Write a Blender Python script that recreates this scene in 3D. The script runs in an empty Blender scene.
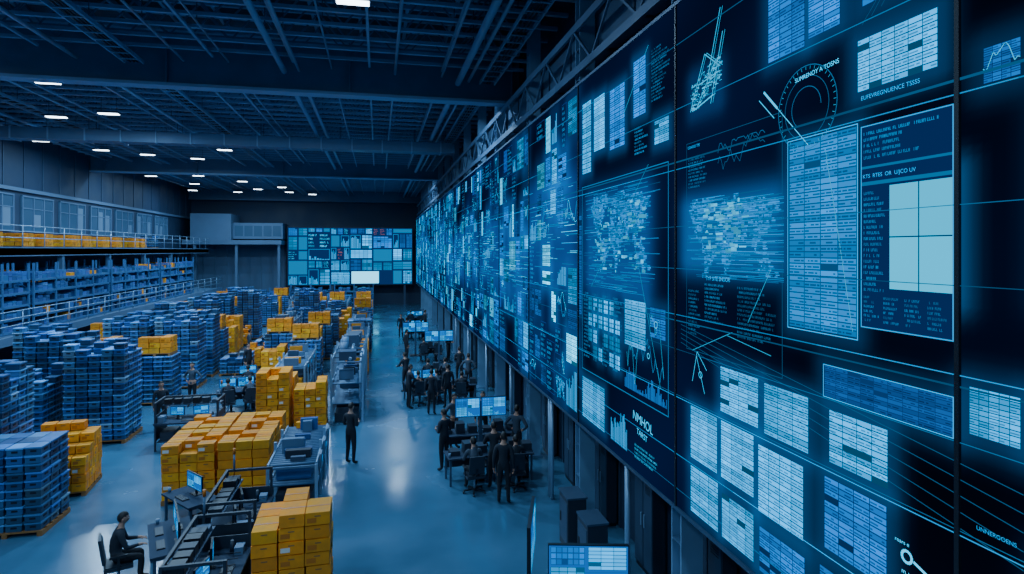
import bpy, math, random
from mathutils import Vector, Matrix
import numpy as np
R = random.Random(11)
scene = bpy.context.scene
COLL = scene.collection

# ------------------------------------------------------------------ materials
def mk(name, base, rough=.5, metal=0.0, noise=0.0, nscale=3.0, col=False, emis=None, estr=0.0, bump=0.0, spec=.5):
    m = bpy.data.materials.new(name); m.use_nodes = True
    nt = m.node_tree; N = nt.nodes; L = nt.links
    b = N['Principled BSDF']
    b.inputs['Roughness'].default_value = rough
    b.inputs['Metallic'].default_value = metal
    b.inputs['Specular IOR Level'].default_value = spec
    rgb = N.new('ShaderNodeRGB'); rgb.outputs[0].default_value = (*base, 1)
    out = rgb.outputs[0]
    tc = N.new('ShaderNodeTexCoord')
    if col:
        a = N.new('ShaderNodeAttribute'); a.attribute_name = 'Col'
        mx = N.new('ShaderNodeMix'); mx.data_type = 'RGBA'; mx.blend_type = 'MULTIPLY'
        mx.inputs[0].default_value = 1
        L.new(out, mx.inputs[6]); L.new(a.outputs['Color'], mx.inputs[7]); out = mx.outputs[2]
    if noise > 0:
        n = N.new('ShaderNodeTexNoise'); n.inputs['Scale'].default_value = nscale
        n.inputs['Detail'].default_value = 5
        L.new(tc.outputs['Object'], n.inputs['Vector'])
        r = N.new('ShaderNodeMapRange')
        r.inputs[1].default_value = .3; r.inputs[2].default_value = .7
        r.inputs[3].default_value = 1 - noise; r.inputs[4].default_value = 1 + noise
        L.new(n.outputs[0], r.inputs[0])
        mx = N.new('ShaderNodeMix'); mx.data_type = 'RGBA'; mx.blend_type = 'MULTIPLY'
        mx.inputs[0].default_value = 1
        L.new(out, mx.inputs[6]); L.new(r.outputs[0], mx.inputs[7]); out = mx.outputs[2]
        r2 = N.new('ShaderNodeMapRange')
        r2.inputs[1].default_value = .3; r2.inputs[2].default_value = .7
        r2.inputs[3].default_value = max(.02, rough - .1); r2.inputs[4].default_value = min(1, rough + .12)
        L.new(n.outputs[0], r2.inputs[0]); L.new(r2.outputs[0], b.inputs['Roughness'])
    L.new(out, b.inputs['Base Color'])
    if emis:
        b.inputs['Emission Color'].default_value = (*emis, 1)
        b.inputs['Emission Strength'].default_value = estr
    return m

def mk_screen(name, strength=1.0, sampling='NONE'):
    m = bpy.data.materials.new(name); m.use_nodes = True
    nt = m.node_tree; N = nt.nodes; L = nt.links
    for n in list(N): N.remove(n)
    o = N.new('ShaderNodeOutputMaterial'); e = N.new('ShaderNodeEmission')
    a = N.new('ShaderNodeAttribute'); a.attribute_name = 'Col'
    L.new(a.outputs['Color'], e.inputs[0]); e.inputs[1].default_value = strength
    L.new(e.outputs[0], o.inputs[0])
    m.cycles.emission_sampling = sampling
    return m

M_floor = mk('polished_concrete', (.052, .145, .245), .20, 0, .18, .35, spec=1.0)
M_wall = mk('painted_wall', (.016, .040, .085), .6, 0, .1, .6)
M_wall_l = mk('light_cladding', (.09, .17, .28), .6, 0, .08, .8)
M_ceil = mk('roof_deck', (.014, .032, .062), .7, 0, .15, 1.0)
M_truss = mk('truss_paint', (.18, .33, .50), .5, .1, .1, 1.5)
M_steel = mk('painted_steel', (.085, .170, .285), .5, .1, .1, 1.5)
M_steel_d = mk('dark_steel', (.036, .075, .135), .5, .2, .1, 1.5)
M_pipe = mk('pipe_metal', (.25, .40, .56), .4, .4)
M_black = mk('black_plastic', (.006, .009, .016), .45)
M_dark = mk('dark_plastic', (.014, .026, .045), .5)
M_carton = mk('carton_board', (1.0, .35, .004), .75, 0, .14, 6, col=True)
M_tape = mk('carton_tape', (.55, .15, .004), .4)
M_label = mk('paper_label', (.75, .7, .6), .6)
M_wood = mk('pallet_wood', (.28, .13, .04), .8, 0, .2, 8)
M_crate = mk('blue_plastic', (.028, .112, .31), .40, 0, .06, 4, col=True)
M_crate_d = mk('blue_plastic_slot', (.003, .008, .022), .6)
M_rackblue = mk('rack_paint', (.06, .17, .36), .45, .2)
M_desk = mk('desk_laminate', (.025, .045, .08), .75, spec=.2)
M_white = mk('pale_enamel', (.13, .22, .33), .45)
M_scr = mk_screen('screen_emission', 1.0)
M_glass = mk('office_glass', (.05, .09, .14), .15, 0, emis=(.08, .36, .95), estr=.07)
M_lamp = mk('lamp_lens', (.8, .9, 1), .4, emis=(.75, .9, 1), estr=10.0)
M_skin = mk('skin', (.42, .22, .15), .55)
M_hair = mk('hair', (.010, .008, .008), .6)
M_shirt = mk('dark_shirt', (.012, .018, .030), .85)
M_trous = mk('dark_trousers', (.007, .010, .017), .85)
M_shoe = mk('black_shoes', (.005, .005, .007), .5)
M_eye = mk('eye_white', (.6, .6, .6), .3)
M_grey = mk('grey_shirt', (.04, .06, .09), .85)
M_lips = mk('lips', (.35, .13, .11), .5)

# ------------------------------------------------------------------ mesh builder
class MB:
    def __init__(s, *mats):
        s.v = []; s.f = []; s.m = []; s.c = []; s.mats = list(mats); s.sm = []
    def mi(s, mat):
        if mat not in s.mats: s.mats.append(mat)
        return s.mats.index(mat)
    def quad(s, pts, mat, c=(1, 1, 1)):
        i = len(s.v); s.v.extend([tuple(p) for p in pts])
        s.f.append(tuple(range(i, i + len(pts)))); s.m.append(s.mi(mat)); s.c.append(c); s.sm.append(False)
    def hexa(s, P, mat, c=(1, 1, 1)):
        i = len(s.v); s.v.extend([tuple(p) for p in P]); k = s.mi(mat)
        for q in ((0, 3, 2, 1), (4, 5, 6, 7), (0, 1, 5, 4), (1, 2, 6, 5), (2, 3, 7, 6), (3, 0, 4, 7)):
            s.f.append(tuple(i + a for a in q)); s.m.append(k); s.c.append(c); s.sm.append(False)
    def box(s, x0, x1, y0, y1, z0, z1, mat, c=(1, 1, 1)):
        s.hexa([(x0, y0, z0), (x1, y0, z0), (x1, y1, z0), (x0, y1, z0), (x0, y0, z1), (x1, y0, z1), (x1, y1, z1), (x0, y1, z1)], mat, c)
    def beam(s, p, q, w, h, mat, c=(1, 1, 1)):
        p = Vector(p); q = Vector(q); d = (q - p).normalized()
        up = Vector((0, 0, 1)) if abs(d.z) < .95 else Vector((0, 1, 0))
        a = d.cross(up).normalized() * w / 2; b = a.cross(d).normalized() * h / 2
        s.hexa([p - a - b, p + a - b, q + a - b, q - a - b, p - a + b, p + a + b, q + a + b, q - a + b], mat, c)
    def cyl(s, p, q, r0, r1, mat, n=10, c=(1, 1, 1), caps=True):
        p = Vector(p); q = Vector(q); d = (q - p).normalized()
        up = Vector((0, 0, 1)) if abs(d.z) < .95 else Vector((0, 1, 0))
        a = d.cross(up).normalized(); b = a.cross(d).normalized(); i = len(s.v); k = s.mi(mat)
        for j in range(n):
            t = 2 * math.pi * j / n; o = a * math.cos(t) + b * math.sin(t)
            s.v.append(tuple(p + o * r0)); s.v.append(tuple(q + o * r1))
        for j in range(n):
            j2 = (j + 1) % n
            s.f.append((i + 2 * j, i + 2 * j + 1, i + 2 * j2 + 1, i + 2 * j2)); s.m.append(k); s.c.append(c); s.sm.append(True)
        if caps:
            s.f.append(tuple(i + 2 * j for j in range(n))); s.m.append(k); s.c.append(c); s.sm.append(False)
            s.f.append(tuple(i + 2 * j + 1 for j in reversed(range(n)))); s.m.append(k); s.c.append(c); s.sm.append(False)
    def ell(s, M, mat, nu=16, nv=10, fn=None, matfn=None):
        i = len(s.v)
        D = []
        for v in range(nv + 1):
            th = math.pi * v / nv
            for u in range(nu):
                ph = 2 * math.pi * u / nu
                d = Vector((math.sin(th) * math.cos(ph), math.sin(th) * math.sin(ph), math.cos(th)))
                D.append(d)
                p = fn(d) if fn else d
                s.v.append(tuple(M @ p))
        for v in range(nv):
            for u in range(nu):
                u2 = (u + 1) % nu
                idx = (v * nu + u, (v + 1) * nu + u, (v + 1) * nu + u2, v * nu + u2)
                c = sum((D[k] for k in idx), Vector()) / 4
                s.f.append(tuple(i + k for k in idx)); s.m.append(s.mi(matfn(c) if matfn else mat)); s.c.append((1, 1, 1)); s.sm.append(True)
    def mesh(s, name):
        me = bpy.data.meshes.new(name); me.from_pydata(s.v, [], s.f)
        for m in s.mats: me.materials.append(m)
        me.polygons.foreach_set('material_index', s.m)
        me.polygons.foreach_set('use_smooth', s.sm)
        at = me.color_attributes.new('Col', 'FLOAT_COLOR', 'CORNER')
        arr = []
        for f, c in zip(s.f, s.c): arr.extend((c[0], c[1], c[2], 1) * len(f))
        at.data.foreach_set('color', np.array(arr, dtype=np.float32))
        me.update()
        return me
    def obj(s, name, loc=(0, 0, 0), rz=0, parent=None):
        o = bpy.data.objects.new(name, s.mesh(name)); COLL.objects.link(o)
        o.location = loc; o.rotation_euler = (0, 0, rz)
        if parent: o.parent = parent
        return o
def place(name, me, loc, rz=0, sc=1):
    o = bpy.data.objects.new(name, me); COLL.objects.link(o); o.location = loc; o.rotation_euler = (0, 0, rz)
    if sc != 1: o.scale = (sc, sc, sc)
    return o
def empty(name, loc=(0, 0, 0)):
    o = bpy.data.objects.new(name, None); COLL.objects.link(o); o.location = loc; return o

# ------------------------------------------------------------------ room shell (metres)
XL, XR, YB, YF, ZC = -20.0, 5.4, -14.0, 72.0, 14.4
ZH = ZC - .02
m = MB(); m.box(XL - .3, XR + .3, YB - .3, YF + .3, -.3, 0, M_floor); m.obj('floor')
m = MB(); m.box(XL - .3, XR + .3, YB - .3, YF + .3, ZC, ZC + .3, M_ceil)
m.obj('ceiling')
m = MB(); m.box(XL - .3, XL, YB, YF, 0, ZC, M_wall)
for i in range(43): m.box(XL, XL + .04, YB + i * 2, YB + i * 2 + .06, 9.9, ZC, M_steel_d)
m.obj('wall_left')
m = MB(); m.box(XR, XR + .3, YB, YF, 0, ZC, M_wall)
for i in range(80): m.box(XR - .05, XR, YB + i * 1.07, YB + i * 1.07 + .07, 0, 10.8, M_steel_d)
m.obj('wall_right')
m = MB(); m.box(XL - .3, XR + .3, YB - .3, YB, 0, ZC, M_wall); m.obj('wall_back')
m = MB(); m.box(XL - .3, XR + .3, YF, YF + .3, 0, ZC, M_wall)
m.box(XL, -10.2, YF - .12, YF, 0, 7.2, M_wall_l)
for i in range(9): m.box(XL + i * 1.2, XL + i * 1.2 + .08, YF - .18, YF - .12, 0, 7.2, M_steel)
m.obj('wall_far')

# ------------------------------------------------------------------ roof structure
GY = (-3.1, 22.6, 48.3)
SEG = ((YB + .1, -3.5), (-2.7, 22.2), (23.0, 47.9), (48.7, YF - 1.3))
m = MB()
y = -12.5
while y < 70:
    if min(abs(y - g) for g in GY) > .6:
        m.box(XL + .05, XR - .1, y - .05, y + .05, 14.05, 14.18, M_truss)
        m.box(XL + .05, XR - .1, y - .06, y + .06, 12.95, 13.05, M_truss)
        x = XL + .1; k = 0
        while x < XR - 1.1:
            a = (x, y, 13.0 if k % 2 else 14.1); b = (x + .9, y, 14.1 if k % 2 else 13.0)
            m.beam(a, b, .045, .045, M_steel); x += .9; k += 1
    y += 1.07
for x in np.arange(XL + 1.5, XR - .5, 2.6):
    for (ya, yb) in SEG: m.box(x - .04, x + .04, ya, yb, 12.87, 12.95, M_truss)
m.obj('roof_trusses')
m = MB()
for x in np.arange(XL + .8, XR - .2, 1.55): m.box(x - .05, x + .05, YB, YF - .1, 14.19, 14.38, M_truss)
m.obj('roof_purlins')
for yy in GY:
    m = MB()
    m.box(XL + .02, XR - .1, yy - .06, yy + .06, 11.95, 13.8, M_steel)
    m.box(XL + .02, XR - .1, yy - .28, yy + .28, 11.87, 11.97, M_truss)
    m.box(XL + .02, XR - .1, yy - .28, yy + .28, 13.75, 13.85, M_truss)
    for x in np.arange(XL + 1, XR - .2, 6.0):
        m.box(x - .02, x + .02, yy - .25, yy + .25, 11.95, 13.8, M_steel)
    m.obj('roof_girder')
m = MB(); m.box(XL + .02, XR - .1, YF - 1.0, YF - .5, 11.9, 13.6, M_steel); m.box(XL + .02, XR - .1, YF - 1.2, YF - .3, 11.8, 11.92, M_steel); m.obj('roof_girder')
m = MB()
for x, z, r in ((-18.8, 12.7, .05), (-17.2, 12.7, .09), (-13.6, 12.7, .05), (-12.9, 12.7, .03), (-9.6, 12.6, .07), (-6.4, 12.7, .04), (-5.0, 12.75, .03), (-3.2, 12.55, .1), (-2.7, 12.6, .05), (-1.6, 12.75, .03), (.6, 12.7, .05), (2.3, 12.7, .04), (2.9, 12.5, .12), (3.3, 12.6, .06)):
    for (ya, yb) in SEG:
        m.cyl((x, ya, z), (x, yb, z), r, r, M_pipe if r < .08 else M_truss, 8)
        for yh in np.arange(ya + 2, yb, 6.4): m.cyl((x, yh, z), (x, yh, ZH), .015, .015, M_steel_d, 5)
m.obj('overhead_pipes')
m = MB()
for x in (-15.0, -7.9, 4.0):
    for (ya, yb) in SEG:
        m.box(x - .3, x - .26, ya, yb, 12.5, 12.62, M_truss); m.box(x + .26, x + .3, ya, yb, 12.5, 12.62, M_truss)
        for yh in np.arange(ya + .4, yb, .6): m.box(x - .26, x + .26, yh, yh + .05, 12.5, 12.53, M_truss)
        for c in (-.12, 0, .1): m.cyl((x + c, ya, 12.56), (x + c, yb, 12.56), .03, .03, M_black, 6)
        for yh in np.arange(ya + 1, yb, 5): m.cyl((x - .28, yh, 12.6), (x - .28, yh, ZH), .012, .012, M_steel_d, 5); m.cyl((x + .28, yh, 12.6), (x + .28, yh, ZH), .012, .012, M_steel_d, 5)
m.obj('cable_tray')
# long transverse air duct
m = MB()
m.box(XL + .1, 4.2, 33.6, 34.5, 11.75, 12.3, M_steel)
for x in np.arange(XL + 1, 4, 1.6): m.box(x, x + .06, 33.56, 34.54, 11.71, 12.34, M_truss)
for x in np.arange(XL + 2, 4, 4): m.cyl((x, 33.65, 12.3), (x, 33.65, ZH), .015, .015, M_steel_d, 5); m.cyl((x, 34.45, 12.3), (x, 34.45, ZH), .015, .015, M_steel_d, 5)
m.obj('air_duct')
# lamps; those behind the camera are added as fill light
m = MB()
m.box(-.42, .42, -.16, .16, .03, .12, M_steel_d); m.box(-.39, .39, -.13, .13, .0, .03, M_lamp)
m.cyl((-.3, 0, .12), (-.3, 0, 1.98), .012, .012, M_steel_d, 5); m.cyl((.3, 0, .12), (.3, 0, 1.98), .012, .012, M_steel_d, 5)
me_lamp = m.mesh('pendant_light_fixture')
LP = []
for yy in (-8, 2, 14, 24.9, 30, 36.5, 43.5, 50, 57, 64): LP.append((-11.7, yy, 12.35, .85))
for yy in (18, 24.4, 35.5, 41, 49.2, 60): LP.append((-16.4, yy, 12.35, .9))
for yy in (-9, -1, 15.2): LP.append((-.6, yy, 12.35, .8))
for yy in (24.0, 49.8): LP.append((-4.0, yy, 12.37, 2.9)); LP.append((1.6, yy, 12.37, 1.5)); LP.append((-8.6, yy, 12.37, 1.7))  # added lamps, hidden behind the girders, to light the middle of the hall
for yy in (-8, 3, 8): LP.append((-5.6, yy, 12.37, .9))
for (x, yy) in ((-14.2, 20.8), (-19.2, 30), (-14.2, 53), (-9.0, 39), (-9.0, 61), (-6.9, 68), (-18.0, 54), (-18.2, 66), (-14.2, 67), (-18.2, 38), (-14.2, 31), (-14.2, 36), (-14.2, 42), (-9.0, 66)): LP.append((x, yy, 12.30, 0))
for (x, yy, z, p) in LP:
    o = place('pendant_light_fixture', me_lamp, (x, yy, z))
    if p > 0:
        l = bpy.data.lights.new('lamp_emitter', 'AREA'); l.shape = 'RECTANGLE'; l.size = .78; l.size_y = .26
        l.energy = 400 * p; l.color = (.42, .70, 1.0)
        lo = bpy.data.objects.new('lamp_emitter', l); COLL.objects.link(lo); lo.parent = o; lo.location = (0, 0, -.03)

# ------------------------------------------------------------------ screen graphics helpers
def mul(c, k): return (c[0] * k, c[1] * k, c[2] * k)
CY = (.0, .56, 1.35); WH = (.04, 1.1, 2.0); BL = (.0, .12, .60); DK = (.001, .010, .05)
MC = (.0, .24, .92)
def rect(m, P, s0, s1, t0, t1, c, l=1): m.quad([P(s0, t0, l), P(s1, t0, l), P(s1, t1, l), P(s0, t1, l)], M_scr, c)
def line(m, P, a, b, w, c, l=3):
    dx, dy = b[0] - a[0], b[1] - a[1]; n = math.hypot(dx, dy) or 1; ox, oy = -dy / n * w / 2, dx / n * w / 2
    m.quad([P(a[0] - ox, a[1] - oy, l), P(b[0] - ox, b[1] - oy, l), P(b[0] + ox, b[1] + oy, l), P(a[0] + ox, a[1] + oy, l)], M_scr, c)
def frame(m, P, s0, s1, t0, t1, w, c, l=3):
    rect(m, P, s0, s1, t0, t0 + w, c, l); rect(m, P, s0, s1, t1 - w, t1, c, l); rect(m, P, s0, s0 + w, t0, t1, c, l); rect(m, P, s1 - w, s1, t0, t1, c, l)
def glyphs(m, P, s0, s1, t, h, c, l=3, fill=.85):
    s = s0
    while s < s1 - h * .5:
        w = h * R.uniform(.35, .55)
        if R.random() < fill:
            k = R.random(); u = h * .2
            rect(m, P, s, s + u * .8, t, t + h, c, l)
            if k < .35: rect(m, P, s + u, s + w, t, t + u, c, l)
            elif k < .6: rect(m, P, s + u, s + w, t + h - u, t + h, c, l); rect(m, P, s + u, s + w * .8, t + h * .42, t + h * .42 + u, c, l)
            elif k < .85: rect(m, P, s + w - u * .8, s + w, t, t + h, c, l); rect(m, P, s + u, s + w - u, t + h * .42, t + h * .42 + u, c, l)
        s += w + h * .18
def table(m, P, s0, s1, t0, t1, rows, cols, c, bg=.12, fill=.96, detail=True, k=1.0, vary=.30):
    rect(m, P, s0, s1, t0, t1, mul(c, bg), 1)
    W = s1 - s0; H = t1 - t0; rh = H / rows; cw = W / cols; g = min(rh, cw) * .09
    band = [R.uniform(1 - vary, 1 + vary * .5) for _ in range(cols)]
    for r in range(rows):
        rb = R.choice((1, 1, .9, 1.1, .65))
        for q in range(cols):
            if R.random() > fill: continue
            b = band[q] * rb * k * R.uniform(.9, 1.1)
            a0 = s0 + q * cw + g * .8; a1 = s0 + (q + 1) * cw - g * .8; b0 = t0 + r * rh + g; b1 = t0 + (r + 1) * rh - g
            rect(m, P, a0, a1, b0, b1, mul(c, b), 2)
            if detail:
                x = a0 + g
                while x < a1 - .03:
                    e = min(a1 - g * .5, x + R.uniform(.02, .09))
                    if R.random() < .7: rect(m, P, x, e, b0 + (b1 - b0) * .3, b0 + (b1 - b0) * .62, mul(c, b * .4), 3)
                    x = e + .015
def textblock(m, P, s0, s1, t0, t1, n, c, l=3):
    rh = (t1 - t0) / n
    for i in range(n):
        glyphs(m, P, s0, s0 + (s1 - s0) * R.uniform(.5, 1), t0 + rh * (i + .2), rh * .5, mul(c, R.uniform(.5, 1)), l)
def plot(m, P, s0, s1, t0, t1, c, n=14, w=.012):
    v = R.uniform(.2, .8); pts = []
    for i in range(n + 1):
        v = min(.95, max(.05, v + R.uniform(-.22, .22))); pts.append((s0 + (s1 - s0) * i / n, t0 + (t1 - t0) * v))
    for a, b in zip(pts, pts[1:]): line(m, P, a, b, w, c)
def bars(m, P, s0, s1, t0, t1, c, n=16):
    w = (s1 - s0) / n; v = .5
    for i in range(n):
        v = min(1, max(.08, v + R.uniform(-.3, .3))); rect(m, P, s0 + i * w + w * .15, s0 + (i + 1) * w - w * .15, t0, t0 + (t1 - t0) * v, mul(c, R.uniform(.5, 1)), 2)
MAP = ["..###..#####.........##...............",
       ".######.####....##..#########.###.....",
       "#########.##...######################.",
       ".#########....#######################.",
       "..#######.....####.################...",
       "..######......##.#..##############.#..",
       "...####......####.####.###########....",
       "....##.......########.####.######.....",
       ".....##......#########..#...###.......",
       ".......###...#########......##..#.....",
       ".......#####...######........#.##.....",
       "........#####...####............##....",
       "........####....####..........#####...",
       "........###......##...........#####...",
       "........##.......#...............#..#.",
       ".......##............................."]
def wmap(m, P, s0, s1, t0, t1, c, k=2):
    rows = len(MAP) * k; cols = 38 * k; cw = (s1 - s0) / cols; ch = (t1 - t0) / rows
    for r in range(rows):
        q = 0
        while q < cols:
            if MAP[r // k][q // k] == '#' and R.random() < .93:
                e = q + R.randint(1, 4)
                rect(m, P, s0 + q * cw, s0 + min(e, cols) * cw, t1 - (r + .78) * ch, t1 - r * ch, mul(c, R.uniform(.25, 1.1)), 2); q = e
            else: q += 1
def circle(m, P, cs, ct, r, c, w=.012, n=40, a0=0, a1=6.2832):
    for i in range(n):
        a = a0 + (a1 - a0) * i / n; b = a0 + (a1 - a0) * (i + 1) / n
        line(m, P, (cs + r * math.cos(a), ct + r * math.sin(a)), (cs + r * math.cos(b), ct + r * math.sin(b)), w, c)
GL = []
def glow(s0, s1, t0, t1, c, soft=.35): GL.append((s0, s1, t0, t1, c, soft))  # bloom around bright graphics, painted into the screen's vertex colours

def leaf(m, P, s0, s1, t0, t1, near):
    g = .06; s0 += g; s1 -= g; t0 += g; t1 -= g
    if s1 - s0 < .15 or t1 - t0 < .12: return
    k = R.random(); W = s1 - s0; H = t1 - t0
    if k < .46:
        b = R.choice((.4, .7, 1.2, 1.8)); rr = max(3, int(H / .075)); cc = max(2, int(W / .25))
        c = R.choice((CY, CY, MC, MC, WH))
        table(m, P, s0, s1, t0, t1, min(rr, 20), min(cc, 5), c, fill=R.uniform(.8, 1), k=b * .9, detail=near)
        glow(s0, s1, t0, t1, mul((.0, .09, .30), b), .28)
    elif k < .60:
        textblock(m, P, s0, s1, t0, t1, max(3, int(H / .11)), mul(CY, .8)); frame(m, P, s0 - .02, s1 + .02, t0 - .02, t1 + .02, .010, mul(BL, .6))
    elif k < .74:
        frame(m, P, s0, s1, t0, t1, .010, mul(CY, .3)); plot(m, P, s0, s1, t0, t1, CY); plot(m, P, s0, s1, t0, t1, WH); glow(s0, s1, t0, t1, (.0, .03, .12), .25)
    elif k < .86:
        bars(m, P, s0, s1, t0, t1, CY, max(6, int(W / .06))); glow(s0, s1, t0, t1, (.0, .05, .17), .25)
    elif k < .96 and W > .6:
        wmap(m, P, s0, s1, t0, t1, CY, 1); glow(s0, s1, t0, t1, (.0, .08, .28), .3)
    else:
        rect(m, P, s0, s1, t0, t1, mul(R.choice((CY, WH, BL)), .8), 1); textblock(m, P, s0, s1, t0, t1, max(3, int(H / .12)), mul(DK, 2))
def split(m, P, s0, s1, t0, t1, near, d=0):
    W = s1 - s0; H = t1 - t0
    if (W < 1.0 and H < 1.0) or (W < .7 and H < 1.5 and R.random() < .5) or d > 7:
        if R.random() < .76: leaf(m, P, s0, s1, t0, t1, near)
        return
    if W > H * R.uniform(.5, 1.1):
        q = s0 + W * R.uniform(.35, .65); split(m, P, s0, q, t0, t1, near, d + 1); split(m, P, q, s1, t0, t1, near, d + 1)
    else:
        q = t0 + H * R.uniform(.35, .65); split(m, P, s0, s1, t0, q, near, d + 1); split(m, P, s0, s1, q, t1, near, d + 1)

# ------------------------------------------------------------------ big video wall on the right (plane X = 4)
WX, Z0, Z1, YN, YE = 4.0, 2.8, 9.65, -.66, 65.0
vw = empty('video_wall', (0, 0, 0))
m = MB()
m.box(WX + .02, WX + .28, YN, YE, Z0, Z1, M_black)
m.box(WX - .03, WX + .02, YN, YE, Z0 - .05, Z0, M_steel_d); m.box(WX - .03, WX + .02, YN, YE, Z1, Z1 + .05, M_steel)
for i in range(0, 17):
    ys = 3.44 + (i - 1) * 4.1
    m.box(WX - .03, WX, ys - .018, ys + .018, Z0, Z1, M_black)
m.obj('panel_body', parent=vw)
def PW(s, t, l): return (WX - .006 - .0025 * l, -s, t)
m = MB()
def tb(y0, y1, z0, z1, rows, cols, c=CY, **kw):
    table(m, PW, -y1, -y0, z0, z1, rows, cols, c, **kw)
    k = kw.get('k', 1); glow(-y1, -y0, z0, z1, mul((.0, .10, .30), k), .13)
# --- near panel
tb(4.36, 5.22, 5.55, 7.36, 32, 4, (.0, .34, 1.0), bg=.22, k=1.0)
frame(m, PW, -5.24, -4.34, 5.53, 7.38, .010, CY, 4)
rect(m, PW, -4.31, -3.47, 5.65, 7.34, (.0, .022, .11), 1); frame(m, PW, -4.31, -3.47, 5.65, 7.34, .010, mul(CY, .8), 4)
textblock(m, PW, -4.28, -3.55, 7.05, 7.30, 5, mul(CY, .7))
rect(m, PW, -4.31, -3.47, 6.84, 6.87, mul(CY, .3), 2); rect(m, PW, -4.31, -3.47, 6.98, 7.0, mul(CY, .3), 2)
textblock(m, PW, -4.28, -4.06, 5.95, 6.8, 18, mul(CY, .6))
for (a, b) in ((-4.02, -3.76), (-3.75, -3.48)):
    for (z0, z1, k) in ((5.99, 6.40, 1.0), (6.41, 6.82, .92)): rect(m, PW, a, b, z0, z1, mul((.0, .78, 1.32), k), 3)
glow(-4.05, -3.46, 5.95, 6.85, (.0, .25, .7), .12)
for q in range(4): textblock(m, PW, -4.28 + q * .2, -4.12 + q * .2, 5.7, 5.93, 6, mul(CY, .5))
tb(3.60, 4.35, 7.64, 8.08, 9, 6, CY, k=1.4, vary=.1)
tb(5.0, 5.55, 8.25, 9.1, 14, 3, MC, k=1.1); tb(4.55, 4.95, 8.3, 9.0, 14, 2, MC, k=1.4); tb(3.8, 4.3, 8.35, 9.1, 12, 4, MC, k=1.1)
tb(5.72, 6.45, 4.38, 4.92, 10, 4, CY, k=1.4); tb(4.95, 5.62, 4.36, 4.9, 10, 3, CY, k=1.3)
tb(3.48, 4.74, 4.97, 5.25, 8, 9, (.0, .14, .56), bg=.3, k=.8); frame(m, PW, -4.75, -3.47, 4.96, 5.26, .008, CY, 4)
tb(4.04, 4.68, 4.38, 4.86, 9, 4, CY, k=1.4, vary=.15)
tb(6.52, 7.15, 3.6, 4.28, 12, 3, CY, k=1.4); tb(5.8, 6.44, 3.6, 4.28, 12, 3, CY, k=1.5); tb(5.02, 5.72, 3.5, 4.22, 12, 4, CY, k=1.5)
tb(4.05, 4.74, 3.58, 4.24, 12, 4, MC, k=1.3)
tb(6.5, 7.15, 2.9, 3.5, 9, 3, CY, k=1.1); tb(5.8, 6.42, 2.9, 3.42, 9, 4, CY, k=1.2); tb(5.0, 5.7, 2.87, 3.35, 9, 4, MC, k=1.2); tb(4.1, 4.8, 2.87, 3.4, 9, 4, MC, k=.8)
wmap(m, PW, -7.2, -5.35, 5.95, 6.95, (.0, .40, 1.15), 3); glow(-7.2, -5.5, 6.2, 6.8, (.0, .34, 1.15), .22)
for i in range(190):
    z = R.uniform(5.95, 6.95); s = R.uniform(-7.25, -5.7); rect(m, PW, s, min(-5.3, s + R.uniform(.2, 1.2)), z, z + .006, mul((.0, .45, 1.2), R.uniform(.15, .9)), 3)
for i in range(70):
    z = R.uniform(6.25, 6.85); s = R.uniform(-6.9, -6.0); rect(m, PW, s, s + R.uniform(.02, .15), z, z + R.uniform(.01, .05), mul(WH, R.uniform(.2, .8)), 4)
textblock(m, PW, -7.2, -6.7, 7.1, 7.5, 9, mul(CY, .5)); textblock(m, PW, -7.2, -6.9, 5.2, 5.8, 12, mul(CY, .4))
for (a, b) in (((-7.15, 8.1), (-6.80, 8.75)), ((-6.72, 8.45), (-6.45, 9.2)), ((-7.1, 8.1), (-6.6, 8.2)), ((-7.0, 8.1), (-6.55, 8.6)), ((-6.95, 8.4), (-6.5, 8.45)), ((-6.66, 8.1), (-6.4, 8.9)), ((-6.8, 8.75), (-6.45, 8.5))):
    line(m, PW, a, b, .013, mul(WH, .6)); line(m, PW, (a[0] + .05, a[1]), (b[0] + .05, b[1]), .006, mul(WH, .7))
for i in range(200):
    s = R.uniform(-7.15, -6.45); z = 8.1 + (s + 7.15) * .35 + R.uniform(-.02, .32); rect(m, PW, s, s + R.uniform(.01, .07), z, z + R.uniform(.005, .02), mul(WH, R.uniform(.15, .8)), 3)
glow(-7.1, -6.5, 8.1, 8.5, (.0, .10, .34), .16)
circle(m, PW, -4.98, 7.66, .40, mul(CY, .4), .006); circle(m, PW, -4.98, 7.66, .30, mul(CY, .3), .005); circle(m, PW, -4.98, 7.66, .2, mul(CY, .4), .005, a1=4)
for i in range(40):
    a = i * 6.283 / 40; line(m, PW, (-4.98 + .36 * math.cos(a), 7.66 + .36 * math.sin(a)), (-4.98 + .39 * math.cos(a), 7.66 + .39 * math.sin(a)), .005, mul(WH, .4))
line(m, PW, (-5.6, 7.95), (-4.95, 7.3), .009, mul(WH, .8)); line(m, PW, (-5.62, 7.97), (-5.40, 7.75), .025, mul(WH, .8)); line(m, PW, (-5.7, 7.9), (-5.45, 7.66), .010, mul(WH, .7))
for (a, b) in (((-5.9, 5.5), (-5.5, 6.1)), ((-6.3, 5.3), (-5.5, 5.2)), ((-4.72, 7.2), (-4.4, 5.6)), ((-7.1, 5.0), (-6.2, 5.35))): line(m, PW, a, b, .007, mul(WH, .45))
frame(m, PW, -7.25, -5.32, 5.0, 7.7, .006, mul(CY, .2)); textblock(m, PW, -6.1, -5.4, 5.3, 5.9, 12, mul(CY, .35)); textblock(m, PW, -6.8, -6.2, 5.4, 5.9, 10, mul(CY, .5))
for q in range(2): plot(m, PW, -6.5, -5.6, 7.1, 7.6, mul(CY, .25 + .1 * q), 24, .006)
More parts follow.
